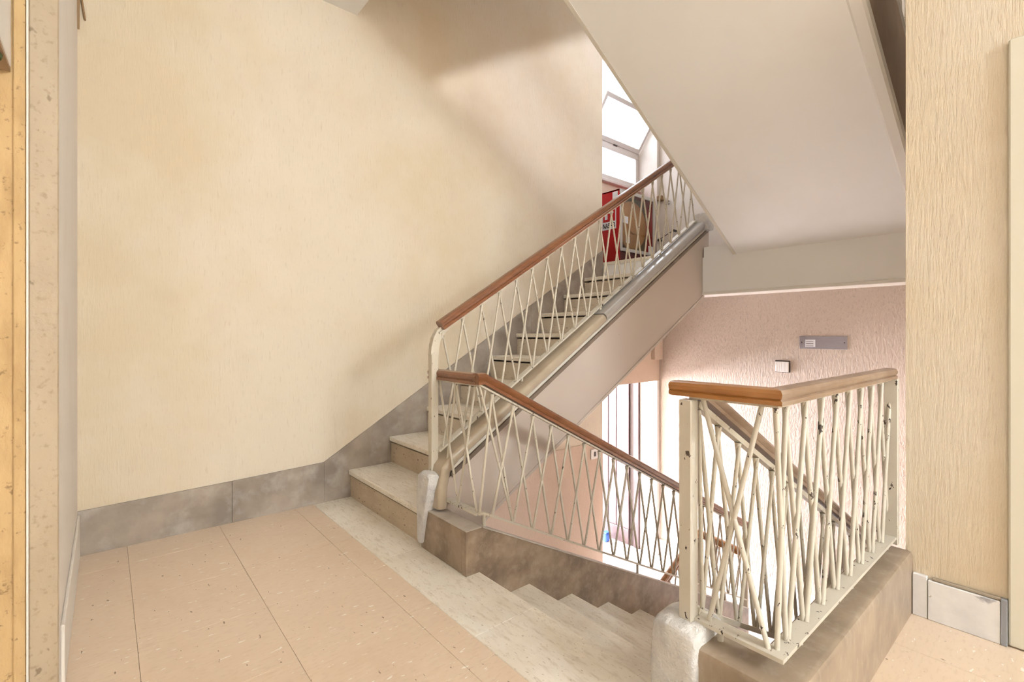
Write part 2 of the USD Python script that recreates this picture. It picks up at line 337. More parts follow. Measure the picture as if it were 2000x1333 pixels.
# grey stone skirting on the left wall: level slabs then raking slabs beside the flight
bl = thing('baseboard_left', 'grey dirty stone skirting, level along the floor then raking up the flight', 'baseboard', kind='structure')
lv = [(-.0985, .205), (.52, .222), (1.009, .240)]
for (a, za), (b, zb) in zip(lv[:-1], lv[1:]):
    obj('slab', prism_xz([(a + .001, 0), (b - .001, 0), (b - .001, zb), (a + .001, za)], -.014, 0), 'grey_skirting', bl)
rk = lambda x: .24 + (1.815 - .24) / (3.632 - 1.009) * (x - 1.009)
for a, b in ((1.009, 1.75), (1.75, 2.70), (2.70, 3.632)):
    q = [(a + .0008, max(-.0, nose(a) - .55)), (b - .0008, nose(b) - .55), (b - .0008, rk(b)), (a + .0008, rk(a))]
    if a < 1.1: q = [(a, 0), (1.35, 0), (b - .0008, nose(b) - .5), (b - .0008, rk(b)), (a, rk(a))]
    obj('raking_slab', prism_xz(q, -.014, 0), 'grey_skirting', bl)
bn = obj('baseboard_near_left', box(-.0985, -.0885, -1.10, -.014, 0, .19, .003), 'plaster_pale', label='low pale skirting on the return wall at the left', cat='baseboard', **S)
br = thing('baseboard_right', 'white veined marble skirting slabs below the wall at the right edge', 'baseboard', kind='structure')
obj('slab', box(2.236, 2.252, -2.608, -2.567, 0, .150, .002), 'white_marble', br)
obj('slab', box(2.234, 2.252, -2.792, -2.610, 0, .140, .002), 'white_marble', br)
obj('grime_line', box(2.238, 2.252, -2.795, -2.62, .1405, .151, .003), 'grime', br, label='line of brown grime on the top edge')
obj('end_strip', box(2.232, 2.252, -2.808, -2.793, 0, .150, .001), 'grey_marble', br, label='dark grey marble end strip')
bb = obj('baseboard_back', box(X_BACK - .012, X_BACK, Y_WALL, 0, Z_LOW, Z_LOW + .17, .003), 'pale_floor', label='pale skirting of the end wall on the lower landing', cat='baseboard', **S)

# ---------------------------------------------------------------- flight up
Y_IN = -.935
fu = thing('stair_flight', 'flight of ten travertine steps rising along the left wall', 'stairs')
for k in range(10):
    x, z = UX + UG * k, UR * (k + 1)
    x1 = x + UG + .02 if k < 9 else x + .30
    obj('tread', box(x, x1, Y_IN, -.014 if k < 9 else .0, z - .030, z, .004), 'travertine', fu)
    obj('riser', box(x + .014, x + .045, Y_IN, -.014, z - UR, z - .042), 'travertine_riser' if k < 2 else 'pale_riser', fu)
soff = lambda x: 1.321 + .5695 * (x - 3.635)
core = [(UX + .046, 0.0)]
for k in range(10):
    x, z = UX + UG * k + .046, UR * (k + 1) - .031
    core += [(x, z), (x + UG, z)] if k < 9 else [(x, z)]
core = [(1.19, -.14)] + core + [(3.70, core[-1][1]), (3.70, soff(3.70)), (1.30, soff(1.30))]
obj('core', prism_xz(core, Y_IN, -.016), 'door_wood_gap_shade', fu)  # dark core colour paints the shade line below each nosing
face = [(1.225, -.06), (1.225, nose(1.225) + .10), (1.27, nose(1.27) + .12), (3.70, nose(3.70) + .10), (3.70, soff(3.70)), (1.45, soff(1.45)), (1.36, -.02)]
obj('stringer', prism_xz(face, Y_STR, Y_IN), 'stringer_paint', fu, label='painted side panel of the flight')
s = math.hypot(1, UR / UG); ry = lambda x, h: (x, 0, nose(x) + h)
# bead along the foot of the side panel, second moulding, rounded coping
obj('lower_bead', sweep([(-.008, 0), (.012, 0), (.012, .014), (-.008, .014)], [(1.45, Y_STR, soff(1.45)), (3.62, Y_STR, soff(3.62))]), 'stringer_paint', fu)
obj('moulding', sweep([(-.020, 0), (.02, 0), (.02, .026), (-.020, .026), (-.030, .018), (-.030, .008)], [(1.26, Y_STR + .024, nose(1.26) + .128), (3.66, Y_STR + .024, nose(3.66) + .128)]), 'moulding_paint', fu, smooth=35)
obj('moulding', sweep([(-.006, 0), (.02, 0), (.02, .028), (-.018, .028)], [(1.26, Y_STR + .004, nose(1.26) + .100), (3.66, Y_STR + .004, nose(3.66) + .100)]), 'shade_moulding', fu, label='dark moulding below the bead with under-side shade painted in')
prof = [(-.040 + .018 * math.cos(t) - .0, .026 + .026 * math.sin(t)) for t in np.linspace(-math.pi / 2, -3 * math.pi / 2, 9)] + [(.060, .052), (.060, 0)]
YC = Y_STR + .036
cap_path = [(1.224, YC, .20), (1.228, YC, .290), (1.245, YC, nose(1.245) + .142), (1.29, YC, nose(1.29) + .158), (2.395, YC, nose(2.395) + .158)]
obj('coping', sweep(prof, cap_path), 'beige_cap', fu, label='rounded stone coping, joint half way up', smooth=40)
obj('coping', sweep(prof, [(2.402, YC, nose(2.402) + .162), (3.66, YC, nose(3.66) + .162)]), 'grey_cap', fu, smooth=40)
# hand-patched plaster end
def lump(x0, x1, y0, y1, z0, z1, seed, taper=.0):
    m = trimesh.creation.box(extents=(1, 1, 1)); 
    for _ in range(4): m = m.subdivide()
    v = m.vertices.copy(); v = np.sign(v) * np.abs(v)
    p = v * 2; r = np.linalg.norm(p, axis=1) / np.max(np.abs(p), axis=1)
    k = (1 / r) ** .55; p = p * (k + (1 - k) * .25)[:, None] if False else np.sign(p) * np.abs(p) * (.55 + .45 / r)[:, None] * 1.10
    p = np.clip(p, -1, 1)
    v = np.stack([(x0 + x1) / 2 + p[:, 0] * (x1 - x0) / 2, (y0 + y1) / 2 + p[:, 1] * (y1 - y0) / 2, (z0 + z1) / 2 + p[:, 2] * (z1 - z0) / 2], 1)
    t = (v[:, 2] - z0) / (z1 - z0)
    v[:, 1] = y0 + (v[:, 1] - y0) * 1.0 if not taper else (y1 + (v[:, 1] - y1) * (1 - taper * (1 - t)))
    v += (meshkit.fbm(v * 22 + seed)[:, None] if np.ndim(meshkit.fbm(v * 22 + seed)) == 1 else meshkit.fbm(v * 22 + seed)) * .006
    m.vertices = v; return m
obj('plaster_patch', lump(1.128, 1.198, -1.040, -.922, .02, .362, 1.0, taper=.70), 'plaster_patch', fu, label='rough white plaster patch on the foot of the coping', smooth=60)
obj('plaster_patch', lump(3.60, 3.70, -1.08, -.95, nose(3.64) + .13, nose(3.64) + .27, 5.0), 'plaster_patch', fu, smooth=60)

# ---------------------------------------------------------------- flight down
fd = thing('stair_flight', 'flight of travertine steps going down between two brown stone cheeks', 'stairs')
for k in range(1, 9):
    x = DX + DG * k; z = DZ[k]
    obj('tread', box(x - DG - .004, x, Y_R - .02, -1.275, z - .03, z, .003), 'travertine', fd)
for k in range(0, 9):
    x = DX + DG * k; zt = DZ[k] - (.035 if k == 0 else .03); zb = DZ[k + 1]
    obj('riser', box(x - .040, x - .010, Y_R - .02, -1.275, zb, zt), 'travertine_riser', fd)
core = []
for k in range(9):
    x = DX + DG * k
    core += [(x - .041, DZ[k] - .036), (x - .041, DZ[k + 1] - .031)]
core += [(X_END - .1, Z_LOW - .031), (X_END - .1, Z_LOW - .2), (1.19, -.34), (1.0, -.30), (1.0, -.036)]
obj('core', prism_xz(core, Y_R - .02, -1.275), 'stringer_paint', fd)
xe = 3.79
ck = [(1.150, 0.0), (1.150, .186), (1.232, .186), (xe, down(xe) + .186 - .0), (xe, Z_LOW), (3.55, Z_LOW), (3.4, Z_LOW - .1), (1.222, -.33), (1.222, 0.0)]
obj('cheek', prism_xz(ck, Y_CH, Y_CH + .032), 'brown_kerb', fd, label='brown stone cheek on the well side')
obj('cheek_end', box(1.150, 1.232, Y_CH + .033, -.930, 0, .186, .003), 'brown_kerb', fd, label='square brown stone block at the head of the cheek')
obj('cheek_top', box(1.149, 1.232, Y_CH - .001, -.935, .1862, .190, .0015), 'pale_stone', fd, label='pale worn top of the stone block')
obj('cheek_edge', sweep([(-.005, 0), (.037, 0), (.037, .006), (-.005, .006)], [(1.235, Y_CH, .1855), (xe, Y_CH, down(xe) + .1855)]), 'pale_stone', fd, label='pale worn top edge of the cheek')
ckr = [(1.26, -.05), (1.26, down(1.26) + .16), (xe, down(xe) + .16), (xe, Z_LOW), (3.55, Z_LOW), (3.4, Z_LOW - .1), (1.26, -.33)]
obj('cheek', prism_xz(ckr, Y_R - .052, Y_R - .021), 'brown_kerb', fd)
# lower flight beyond the lower landing, going down towards us under the flight up
fb = thing('stair_flight', 'lowest flight, only its handrail showing between the balusters', 'stairs')
for k in range(6):
    x = 3.53 - DG * k
    obj('step', box(x - DG, x, -.93, -.01, Z_LOW - .16 * (k + 1) - .15, Z_LOW - .16 * (k + 1), .003), 'travertine', fb)

# ---------------------------------------------------------------- flight overhead
OS = lambda x: 2.706 - .595 * (x - 1.778)
YL, YRR = -1.28, -2.37
fo = thing('stair_flight', 'flight overhead seen from below as a broad white sloping soffit', 'stairs')
body = [(1.235, OS(1.235)), (3.66, OS(3.66)), (3.66, 1.70)]
for k in range(10):
    x = X_END - UG * k; body += [(x, Z_UP + UR * k), (x, Z_UP + UR * (k + 1))]
body += [(1.235, 3.395)]
obj('soffit', prism_xz(body, YRR + .012, YL - .012), 'soffit_paint', fo)
obj('edge_bead', sweep([(0, 0), (.022, 0), (.022, .030), (0, .030)], [(3.64, YL - .014, OS(3.64) - .004), (1.235, YL - .014, OS(1.235) - .004)][::-1]), 'moulding_paint', fo)
obj('edge_bead', sweep([(-.03, .01), (-.02, 0), (.02, 0), (.03, .01), (.03, .055), (-.03, .055)], [(1.235, YRR, OS(1.235) - .012), (3.64, YRR, OS(3.64) - .012)]), 'white_paint', fo, label='white bead along the near edge')
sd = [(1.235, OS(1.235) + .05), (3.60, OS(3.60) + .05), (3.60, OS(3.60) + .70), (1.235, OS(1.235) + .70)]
obj('stringer', prism_xz(sd, YRR + .0, YRR + .012), 'shaded_stringer', fo, label='brown side of the flight, shade painted into its colour')  # darker copy of the stringer paint holds the shade of this side
sl = [(1.235, OS(1.235) + .03), (3.60, OS(3.60) + .03), (3.60, OS(3.60) + .38), (1.235, OS(1.235) + .38)]
obj('stringer', prism_xz(sl, YL - .012, YL), 'stringer_paint', fo)
# flight of the next storey over the flight up
fn = thing('stair_flight', 'flight of the storey above, its underside starting at the ceiling edge', 'stairs')
nx = [(1.217, CEIL + .0), (1.217, Z_TOP)]
for k in range(10):
    x, z = UX + .06 + UG * k, Z_TOP + UR * (k + 1); nx += [(x, z - UR), (x, z)]
nx += [(3.70, 5.1), (3.70, CEIL + .6 * (3.70 - 1.217) + .16), (1.42, CEIL + .26), (1.217, CEIL + .26)]
obj('soffit', prism_xz(nx, Y_STR + .06, -.002), 'soffit_paint', fn)
obj('stringer', prism_xz([(1.217, CEIL), (1.217, Z_TOP), (3.70, Z_TOP + .6 * 2.483), (3.70, CEIL + .6 * 2.483 - .02)], Y_STR, Y_STR + .06), 'stringer_paint', fn)
struct('floor_next_landing', box(3.70, X_BACK, Y_WALL, 0, 4.85, 5.1), 'soffit_paint', label='half landing of the storey above, out of frame', cat='landing')

# ---------------------------------------------------------------- kerb of the guard rail (right foreground)
kz = .222
kr = thing('guard_kerb', 'worn brown stone kerb in an L under the near guard rail', 'kerb')
pk = lambda w: [(-w, 0), (w, 0), (w, kz - .016), (w - .005, kz - .004), (w - .016, kz), (-w + .016, kz), (-w + .005, kz - .004), (-w, kz - .016)]
obj('stone', sweep(pk(.062), [(1.202, -2.30, 0), (1.202, -2.503, 0), (2.250, -2.503, 0)]), 'worn_kerb', kr, smooth=40)
obj('stone', box(1.19, 2.252, -2.47, -2.441, -.36, 0), 'stringer_paint', kr, label='painted edge of the opening')
obj('plaster_patch', lump(1.115, 1.275, -2.345, -2.215, -.02, .258, 9.0), 'plaster_patch', kr, label='rough white plaster patch on the end of the kerb', smooth=60)

# ---------------------------------------------------------------- railings
HR = [(-.024, 0), (.024, 0), (.024, .012), (.019, .016), (.023, .022), (.025, .034), (.020, .044), (.010, .048), (-.010, .048), (-.020, .044), (-.025, .034), (-.023, .022), (-.019, .016), (-.024, .012)]
FLAT = lambda w, t: [(-w / 2, 0), (w / 2, 0), (w / 2, t), (-w / 2, t)]
BR = .0058


def zigzag(parent, tops, bots, mt='cream_metal', r=BR):
    """Crossing round bars: from every top point to the neighbours' foot points."""
    n = len(tops)
    for i in range(n):
        for j in (i - 1, i + 1):
            if 0 <= j < len(bots): 
                a, b = np.array(tops[i], float), np.array(bots[j], float)
                off = np.array([0, .004 if j > i else -.004, 0]) if abs(a[1] - b[1]) < .02 else np.array([.004 if j > i else -.004, 0, 0])
                obj('baluster', rod(a + off, b + off, r, 8), mt, parent, smooth=50)
    for i in range(n):
        obj('gusset', rod(np.array(tops[i]) - [0, 0, .030], np.array(tops[i]) + [0, 0, .002], .0065, 8, .011), mt, parent, smooth=50)


# railing of the flight up
ru = thing('stair_railing', 'cream zigzag railing with a red-brown handrail along the flight up', 'railing')
YU = -.97; px_ = 1.205
hu = lambda x: 1.062 + .6165 * (x - 1.192)                                # top of the handrail
obj('post', merge(box(px_ - .019, px_ + .019, YU + .002, YU + .037, .335, .925, .003), sweep([(-.0175, -.019), (.0175, -.019), (.0175, .019), (-.0175, .019)],
    [(px_, YU + .0195, .915), (px_ + .003, YU + .019, .955), (px_ + .012, YU + .018, .992), (px_ + .028, YU + .016, 1.022), (px_ + .062, YU + .012, 1.052)])), 'cream_metal', ru)
obj('handrail', sweep(HR, [(1.242, YU, hu(1.242) - .056), (3.70, YU, hu(3.70) - .056)]), 'wood_red', ru, smooth=35)
obj('top_bar', sweep(FLAT(.022, .008), [(1.225, YU, hu(1.225) - .066), (3.70, YU, hu(3.70) - .066)]), 'cream_metal', ru)
bu = lambda x: nose(x) + .238
obj('bottom_bar', sweep(FLAT(.036, .009), [(1.225, YU + .005, bu(1.225)), (3.60, YU + .005, bu(3.60))]), 'chipped_metal', ru)
tx = [1.245 + .1175 * i for i in range(21)]
zigzag(ru, [(x, YU, hu(x) - .070) for x in tx], [(x, YU, bu(x) + .010) for x in tx])
for x in (1.75, 2.42, 3.10):
    obj('foot', rod((x, YU - .005, bu(x) - .03), (x, YU - .005, bu(x) + .004), .007, 8), 'cream_metal', ru)

# railing of the flight down, well side
rd = thing('stair_railing', 'cream zigzag railing with a dark red handrail on the well side of the flight down', 'railing')
YD = -1.283; xc = 1.236
hd = lambda x: .8546 - .503 * (x - 1.225)
obj('handrail', sweep(HR, [(xc, -.885, hd(xc) - .052), (xc, YD, hd(xc) - .052), ]), 'wood_red', rd, smooth=35)
obj('handrail', sweep(HR, [(xc - .022, YD, hd(xc) - .050), (xc + .01, YD, hd(xc) - .050), (3.79, YD, hd(3.79) - .052)]), 'wood_red', rd, smooth=35)
obj('top_bar', sweep(FLAT(.022, .008), [(xc, -.93, hd(xc) - .060), (xc, YD, hd(xc) - .060), (3.78, YD, hd(3.78) - .060)]), 'cream_metal', rd)
bd = lambda x: .244 - .503 * (x - 1.225)
obj('bottom_bar', sweep(FLAT(.036, .010), [(xc, -1.032, .232), (xc, YD + .0, .232)]), 'chipped_metal', rd, label='short level bar, chipped white')
obj('bottom_bar', sweep(FLAT(.030, .009), [(xc - .01, YD, .236), (xc + .012, YD, .236), (3.79, YD, bd(3.79))]), 'cream_metal', rd)
tx = [1.425 - .1222 + .1222 * i for i in range(21)]
zigzag(rd, [(x, YD, hd(x) - .066) for x in tx], [(x, YD, bd(x) + .009) for x in tx])
la = [(xc, y, hd(xc) - .062) for y in (-.955, -1.10, -1.25)]; lb = [(xc, y, .242) for y in (-.99, -1.12, -1.262)]
for a, b in ((la[0], lb[1]), (la[1], lb[2]), (la[1], lb[0]), (la[2], lb[1])):
    obj('baluster', rod(a, b, BR, 8), 'cream_metal', rd, smooth=50)
for a, b in (((xc, YD, hd(xc) - .06), (tx[1], YD, bd(tx[1]) + .009)), ((tx[0], YD, hd(tx[0]) - .066), (xc, YD, .244))):
    obj('baluster', rod(a, b, BR, 8), 'cream_metal', rd, smooth=50)
for x in (1.26, 2.38, 3.45):
    obj('foot', rod((x, YD, down(x) + .178), (x, YD, bd(x) + .004), .007, 8), 'cream_metal', rd)
obj('post', box(3.775, 3.80, YD - .018, YD + .018, Z_LOW + .02, hd(3.79) - .05, .003), 'cream_metal', rd)

# guard rail, right foreground
rg = thing('guard_rail', 'cream chipped guard rail with a wide honey and grey-brown wooden handrail in the right foreground', 'railing')
YG, xg, yp = -2.497, 1.205, -2.285
HG = [(a * 1.05, b * .80) for a, b in HR]
obj('post', box(1.170, 1.206, -2.305, -2.268, .225, .842, .003), 'chipped_metal', rg)
ht = .850
def round_end(m, at, r): return m
leg, run = sweep(HG, [(xg, yp + .045, ht), (xg, YG, ht), (2.250, YG, ht)], split=True)
obj('handrail', merge(leg, sweep([(a * .93, b * .97 + .0005) for a, b in HG], [(xg, yp + .051, ht), (xg, yp + .044, ht)]), sweep([(a * .75, b * .9 + .0015) for a, b in HG], [(xg, yp + .057, ht), (xg, yp + .050, ht)])), 'wood_honey', rg, label='honey-coloured varnished short handrail', smooth=35)
obj('handrail', run, 'wood_worn', rg, label='worn grey-brown handrail', smooth=35)
obj('top_bar', sweep(FLAT(.022, .006), [(xg, yp, ht - .007), (xg, YG, ht - .007), (2.25, YG, ht - .007)]), 'cream_metal', rg)
zb = .258
obj('bottom_bar', sweep(FLAT(.042, .010), [(xg, yp - .01, zb), (xg, YG - .005, zb), (2.25, YG - .005, zb)]), 'chipped_metal', rg)
tx = [1.271 + .1222 * i for i in range(9)]
tops = [(x, YG, ht - .006) for x in tx]; bots = [(x, YG, zb + .010) for x in tx]
zigzag(rg, tops, bots, 'chipped_metal', .0066)
F = [((xg, -2.318, ht - .004), (xg, -2.482, zb + .009)), ((xg, -2.468, ht - .004), (xg, -2.335, zb + .009)), ((xg + .004, YG, ht - .004), (tx[0], YG, zb + .009)), ((tx[0], YG, ht - .006), (xg + .012, YG, zb + .009)),
     ((xg + .01, YG, ht - .004), (tx[0] + .01, YG + .006, zb + .009)), ((tx[-1], YG + .004, ht), (2.235, YG, zb + .009)), ((2.238, YG, ht), (tx[-1], YG, zb + .009))]
for a, b in F[:4] + F[5:]:
    obj('baluster', rod(a, b, .0066, 8), 'chipped_metal', rg, smooth=50)
obj('post', box(2.225, 2.249, YG - .03, YG + .012, zb - .02, ht, .002), 'chipped_metal', rg)
for x, y in ((xg + .012, -2.36), (1.36, YG), (1.78, YG), (2.20, YG)):
    obj('foot', rod((x, y, kz - .01), (x, y, zb + .002), .008, 8), 'chipped_metal', rg)

# railing of the flight down, near side
rr = thing('stair_railing', 'cream zigzag railing with a brown handrail close behind the right foreground guard rail', 'railing')
hr = lambda x: .905 - .530 * (x - 1.2); brr = lambda x: .249 - .545 * (x - 1.245)
YN = Y_R + .005
obj('handrail', sweep([(a, b * .9) for a, b in HR], [(1.228, YN, hr(1.228) - .052), (3.79, YN, hr(3.79) - .052)]), 'wood_worn', rr, smooth=35)
obj('top_bar', sweep(FLAT(.022, .016), [(1.206, YN, hr(1.206) - .080), (3.79, YN, hr(3.79) - .080)]), 'cream_metal', rr)
obj('bottom_bar', sweep(FLAT(.022, .014), [(1.206, YN, brr(1.206)), (3.79, YN, brr(3.79))]), 'cream_metal', rr)
tx = [1.335 + .1222 * i for i in range(20)]
zigzag(rr, [(x, YN, hr(x) - .082) for x in tx], [(x, YN, brr(x) + .013) for x in tx], 'cream_metal', .0062)
for a, b in (((1.225, YN, hr(1.225) - .08), (tx[0], YN, brr(tx[0]) + .013)), ((1.225, YN, hr(1.225) - .08), (1.245, YN, brr(1.245) + .013)), ((tx[0], YN, hr(tx[0]) - .08), (1.245, YN, brr(1.245) + .013))):
    obj('baluster', rod(a, b, .0062, 8), 'cream_metal', rr, smooth=50)
for x in (1.33, 2.4, 3.4):
    obj('foot', rod((x, YN - .035, down(x) + .12), (x, YN, brr(x) + .004), .007, 8), 'cream_metal', rr)

# railing of the lowest flight: short level run on the lower landing, then down
rb = thing('stair_railing', 'railing of the lowest flight, orange-brown handrail turning on the lower landing', 'railing')
zl = -.64
obj('handrail', sweep(HR, [(3.80, -1.262, zl - .075), (3.80, -.88, zl - .035)]), 'wood_honey', rb, smooth=35)
obj('handrail', sweep(HR, [(3.775, -.90, zl - .040), (3.70, -.90, zl - .052), (2.30, -.90, zl - .052 - .49 * 1.40)]), 'wood_honey', rb, smooth=35)
obj('post', box(3.775, 3.80, -.918, -.885, Z_LOW, zl - .04, .003), 'cream_metal', rb)
obj('bottom_bar', merge(sweep(FLAT(.02, .009), [(3.79, -1.255, Z_LOW + .07), (3.79, -.90, Z_LOW + .07)]), sweep(FLAT(.02, .009), [(3.77, -.90, Z_LOW + .07), (3.6, -.90, Z_LOW + .06), (2.40, -.90, Z_LOW + .06 - .49 * 1.20)])), 'cream_metal', rb)
ty = [-1.24 + .085 * i for i in range(5)]
zigzag(rb, [(3.795, y, zl - .07) for y in ty], [(3.79, y, Z_LOW + .078) for y in ty])
txx = [3.70 - .1222 * i for i in range(11)]
zigzag(rb, [(x, -.90, zl - .058 - .49 * (3.70 - x)) for x in txx], [(x, -.90, Z_LOW + .066 - .49 * max(0, 3.6 - x)) for x in txx])

# railing on the near side of the overhead flight (its foot bars show at the very top)
ro = thing('stair_railing', 'cream balusters of the overhead flight in the dark gap at the top right', 'railing')
ob = lambda x: OS(x) + .73
obj('bottom_bar', sweep(FLAT(.03, .009), [(1.30, YRR + .01, ob(1.30)), (3.55, YRR + .01, ob(3.55))]), 'cream_metal', ro)
obj('handrail', sweep(HR, [(1.30, YRR + .01, ob(1.30) + .50), (3.55, YRR + .01, ob(3.55) + .50)]), 'wood_red', ro, smooth=35)
txo = [1.35 + .1222 * i for i in range(18)]
zigzag(ro, [(x, YRR + .01, ob(x) + .49) for x in txo], [(x, YRR + .01, ob(x) + .008) for x in txo], 'cream_metal', .006)

# ---------------------------------------------------------------- window of the upper half landing
w1 = thing('window_1', 'white painted window over the upper half landing with a hopper sash tilted inwards', 'window', kind='structure')
YW = .262
X0w, X1w = X_END + .0, 4.556
obj('frame', merge(box(X0w, X1w, YW - .03, YW + .03, 2.62, 2.68, .004), box(X0w, X1w, YW - .03, YW + .03, 2.955, 3.03, .004), box(X1w - .055, X1w, YW - .03, YW + .03, 2.68, 2.955, .004), box(X0w, X0w + .05, YW - .03, YW + .03, 2.68, 2.955, .004),
                   box(X0w, X1w, YW - .02, YW + .03, 3.86, 3.90, .004), box(X0w, X1w, YW - .02, YW + .03, 4.31, 4.35, .004)), 'white_frame', w1)
obj('sill', box(X0w, X1w, .20, .30, 2.595, 2.625, .004), 'white_frame', w1)
obj('pane', box(X0w + .045, X1w - .05, YW - .003, YW + .003, 2.675, 2.96), 'pane', w1)
obj('pane', box(X0w + .01, X1w - .02, YW + .012, YW + .018, 3.89, 4.32), 'pane', w1)
# tilted hopper: local (u along x, t up the sash)
hy, hz, ty_, tz_ = .24, 3.03, .0, 3.375
Ls = math.hypot(hy - ty_, tz_ - hz); ud = np.array([0, (ty_ - hy) / Ls, (tz_ - hz) / Ls]); nd = np.array([0, -ud[2], ud[1]])
def tilted(u0, u1, t0, t1, n0, n1):
    m = box(u0, u1, t0, t1, n0, n1, .003 if n1 - n0 > .01 else 0); v = m.vertices.copy()
    m.vertices = np.array([0, hy, hz]) + v[:, :1] * [1, 0, 0] + v[:, 1:2] * ud + v[:, 2:3] * nd; m.fix_normals(); return m
hl, hrx = 3.70, 4.545
sash = obj('hopper_sash', merge(tilted(hl, hrx, 0, .045, -.018, .018), tilted(hl, hrx, Ls - .04, Ls, -.018, .018), tilted(hl, hl + .035, .045, Ls - .04, -.018, .018), tilted(hrx - .035, hrx, .045, Ls - .04, -.018, .018)), 'white_frame', w1, label='hopper sash tilted inwards')
obj('pane', tilted(hl + .03, hrx - .03, .04, Ls - .035, -.003, .003), 'pane', sash)
obj('latch', box(4.10, 4.16, .222, .235, 3.012, 3.03, .003), 'dark_metal', w1)

# ---------------------------------------------------------------- cream door at the right edge
d1 = thing('door_1', 'cream painted door frame and leaf at the right edge', 'door', kind='structure')
obj('frame', merge(box(2.238, 2.252, -2.88, -2.810, 0.004, 1.972, .005), box(2.238, 2.252, -3.78, -2.88, 1.90, 1.972, .005), box(2.238, 2.252, -3.78, -3.71, 0.004, 1.90, .006)), 'door_cream', d1)
obj('leaf', box(2.242, 2.252, -3.70, -2.89, .008, 1.895, .003), 'door_cream', d1)
obj('handle', rod((2.19, -3.60, 1.0), (2.236, -3.60, 1.0), .009), 'steel_plate', d1)
# wooden door on the lower passage
d2 = thing('door_2', 'wooden plank door in the bright passage off the lower landing', 'door', kind='structure')
xd = 4.556
obj('frame', merge(box(xd - .03, xd, .215, .285, Z_LOW, .58, .004), box(xd - .03, xd, .90, .97, Z_LOW, .58, .004)), 'door_wood', d2)
obj('edge_strip', box(xd - .012, xd, .286, .345, Z_LOW, .56, .002), 'door_wood_gap_shade', d2, label='dark gap strip beside the leaf')
for a, b in ((.345, .518), (.524, .632), (.638, .757), (.763, .90)):
    obj('plank', box(xd - .030, xd, a, b, Z_LOW + .18, .57, .004), 'door_wood', d2)
obj('bottom_rail', box(xd - .036, xd, .345, .90, Z_LOW + .01, Z_LOW + .178, .005), 'door_wood', d2)
obj('handle', rod((xd - .07, .40, -.38), (xd - .03, .40, -.38), .009), 'dark_metal', d2)

# ---------------------------------------------------------------- things
hc = thing('hose_cabinet', 'red fire-hose cabinet with a glazed front below the landing window', 'fire hose cabinet')
cx0, cx1, cy0, cy1, cz0, cz1 = 3.90, 4.50, .0, .236, 1.705, 2.462
obj('body', merge(box(cx0, cx1, .21, cy1, cz0, cz1), box(cx0, cx0 + .012, cy0, .21, cz0, cz1), box(cx1 - .012, cx1, cy0, .21, cz0, cz1), box(cx0, cx1, cy0, .21, cz1 - .012, cz1)), 'red_enamel', hc)
obj('base', box(cx0 + .002, cx1 - .002, cy0 + .002, .21, cz0, 1.86), 'maroon', hc, label='dark maroon base')
fr = .034
obj('door', merge(box(cx0, cx0 + fr, -.014, -.0005, 1.845, cz1, .002), box(cx1 - fr, cx1, -.014, -.0005, 1.845, cz1, .002), box(cx0 + fr, cx1 - fr, -.014, -.0005, cz1 - fr, cz1, .002), box(cx0 + fr, cx1 - fr, -.014, -.0005, 1.845, 1.845 + fr, .002)), 'cabinet_grey', hc, label='light grey door frame')
obj('pane', box(cx0 + fr, cx1 - fr, -.008, -.005, 1.845 + fr, cz1 - fr), 'pane', hc)
obj('backboard', box(cx0 + .013, cx1 - .013, .10, .209, 1.862, cz1 - .013), 'olive_board', hc, label='olive-coloured back inside the cabinet')
reel = lathe([(0, 0), (.245, 0), (.25, .01), (.25, .03), (.235, .04), (.10, .045), (.09, .06), (0, .06)], (0, 0, 0), 40)
reel.apply_transform(trimesh.transformations.rotation_matrix(math.pi / 2, [1, 0, 0])); reel.apply_translation(((cx0 + cx1) / 2, .098, 2.15))
obj('hose_reel', reel, 'reel_brown', hc, label='round brown hose reel behind the pane', smooth=40)
for a, b, c, d in ((3.945, 4.03, 2.13, 2.20), (3.99, 4.055, 1.935, 2.0)):
    obj('sticker', box(a, b, -.0105, -.0085, c, d), 'paper', hc)
obj('sticker', box(4.37, 4.45, -.0165, -.0142, 1.862, 1.945), 'paper', hc)
obj('sticker', box(cx0 - .002, cx0 - .0002, .02, .085, 2.36, 2.445), 'paper', hc)
# sign on the left side: white border, red field with a white reel symbol, white strip NASPO
sg = obj('sign', box(cx0 - .003, cx0 - .0003, .040, .214, 2.075, 2.300), 'paper', hc, label='red and white sign reading NASPO')
obj('field', box(cx0 - .0042, cx0 - .0028, .050, .204, 2.155, 2.288), 'red_enamel', sg)
obj('symbol', merge(box(cx0 - .0052, cx0 - .004, .085, .10, 2.172, 2.25), box(cx0 - .0052, cx0 - .004, .07, .13, 2.235, 2.25), box(cx0 - .0052, cx0 - .004, .145, .18, 2.18, 2.23)), 'paper', sg)
tm = meshkit.text_mesh('NASPO', .048, .0015, bold=True)
tv = np.array(tm.vertices); tv[:, 0] -= tv[:, 0].min(); tv[:, 0] *= .150 / tv[:, 0].max()
tm.vertices = np.stack([cx0 - .003 - tv[:, 2], .202 - tv[:, 0], 2.092 + tv[:, 1]], 1); tm.fix_normals()
obj('lettering', tm, 'ink', sg)

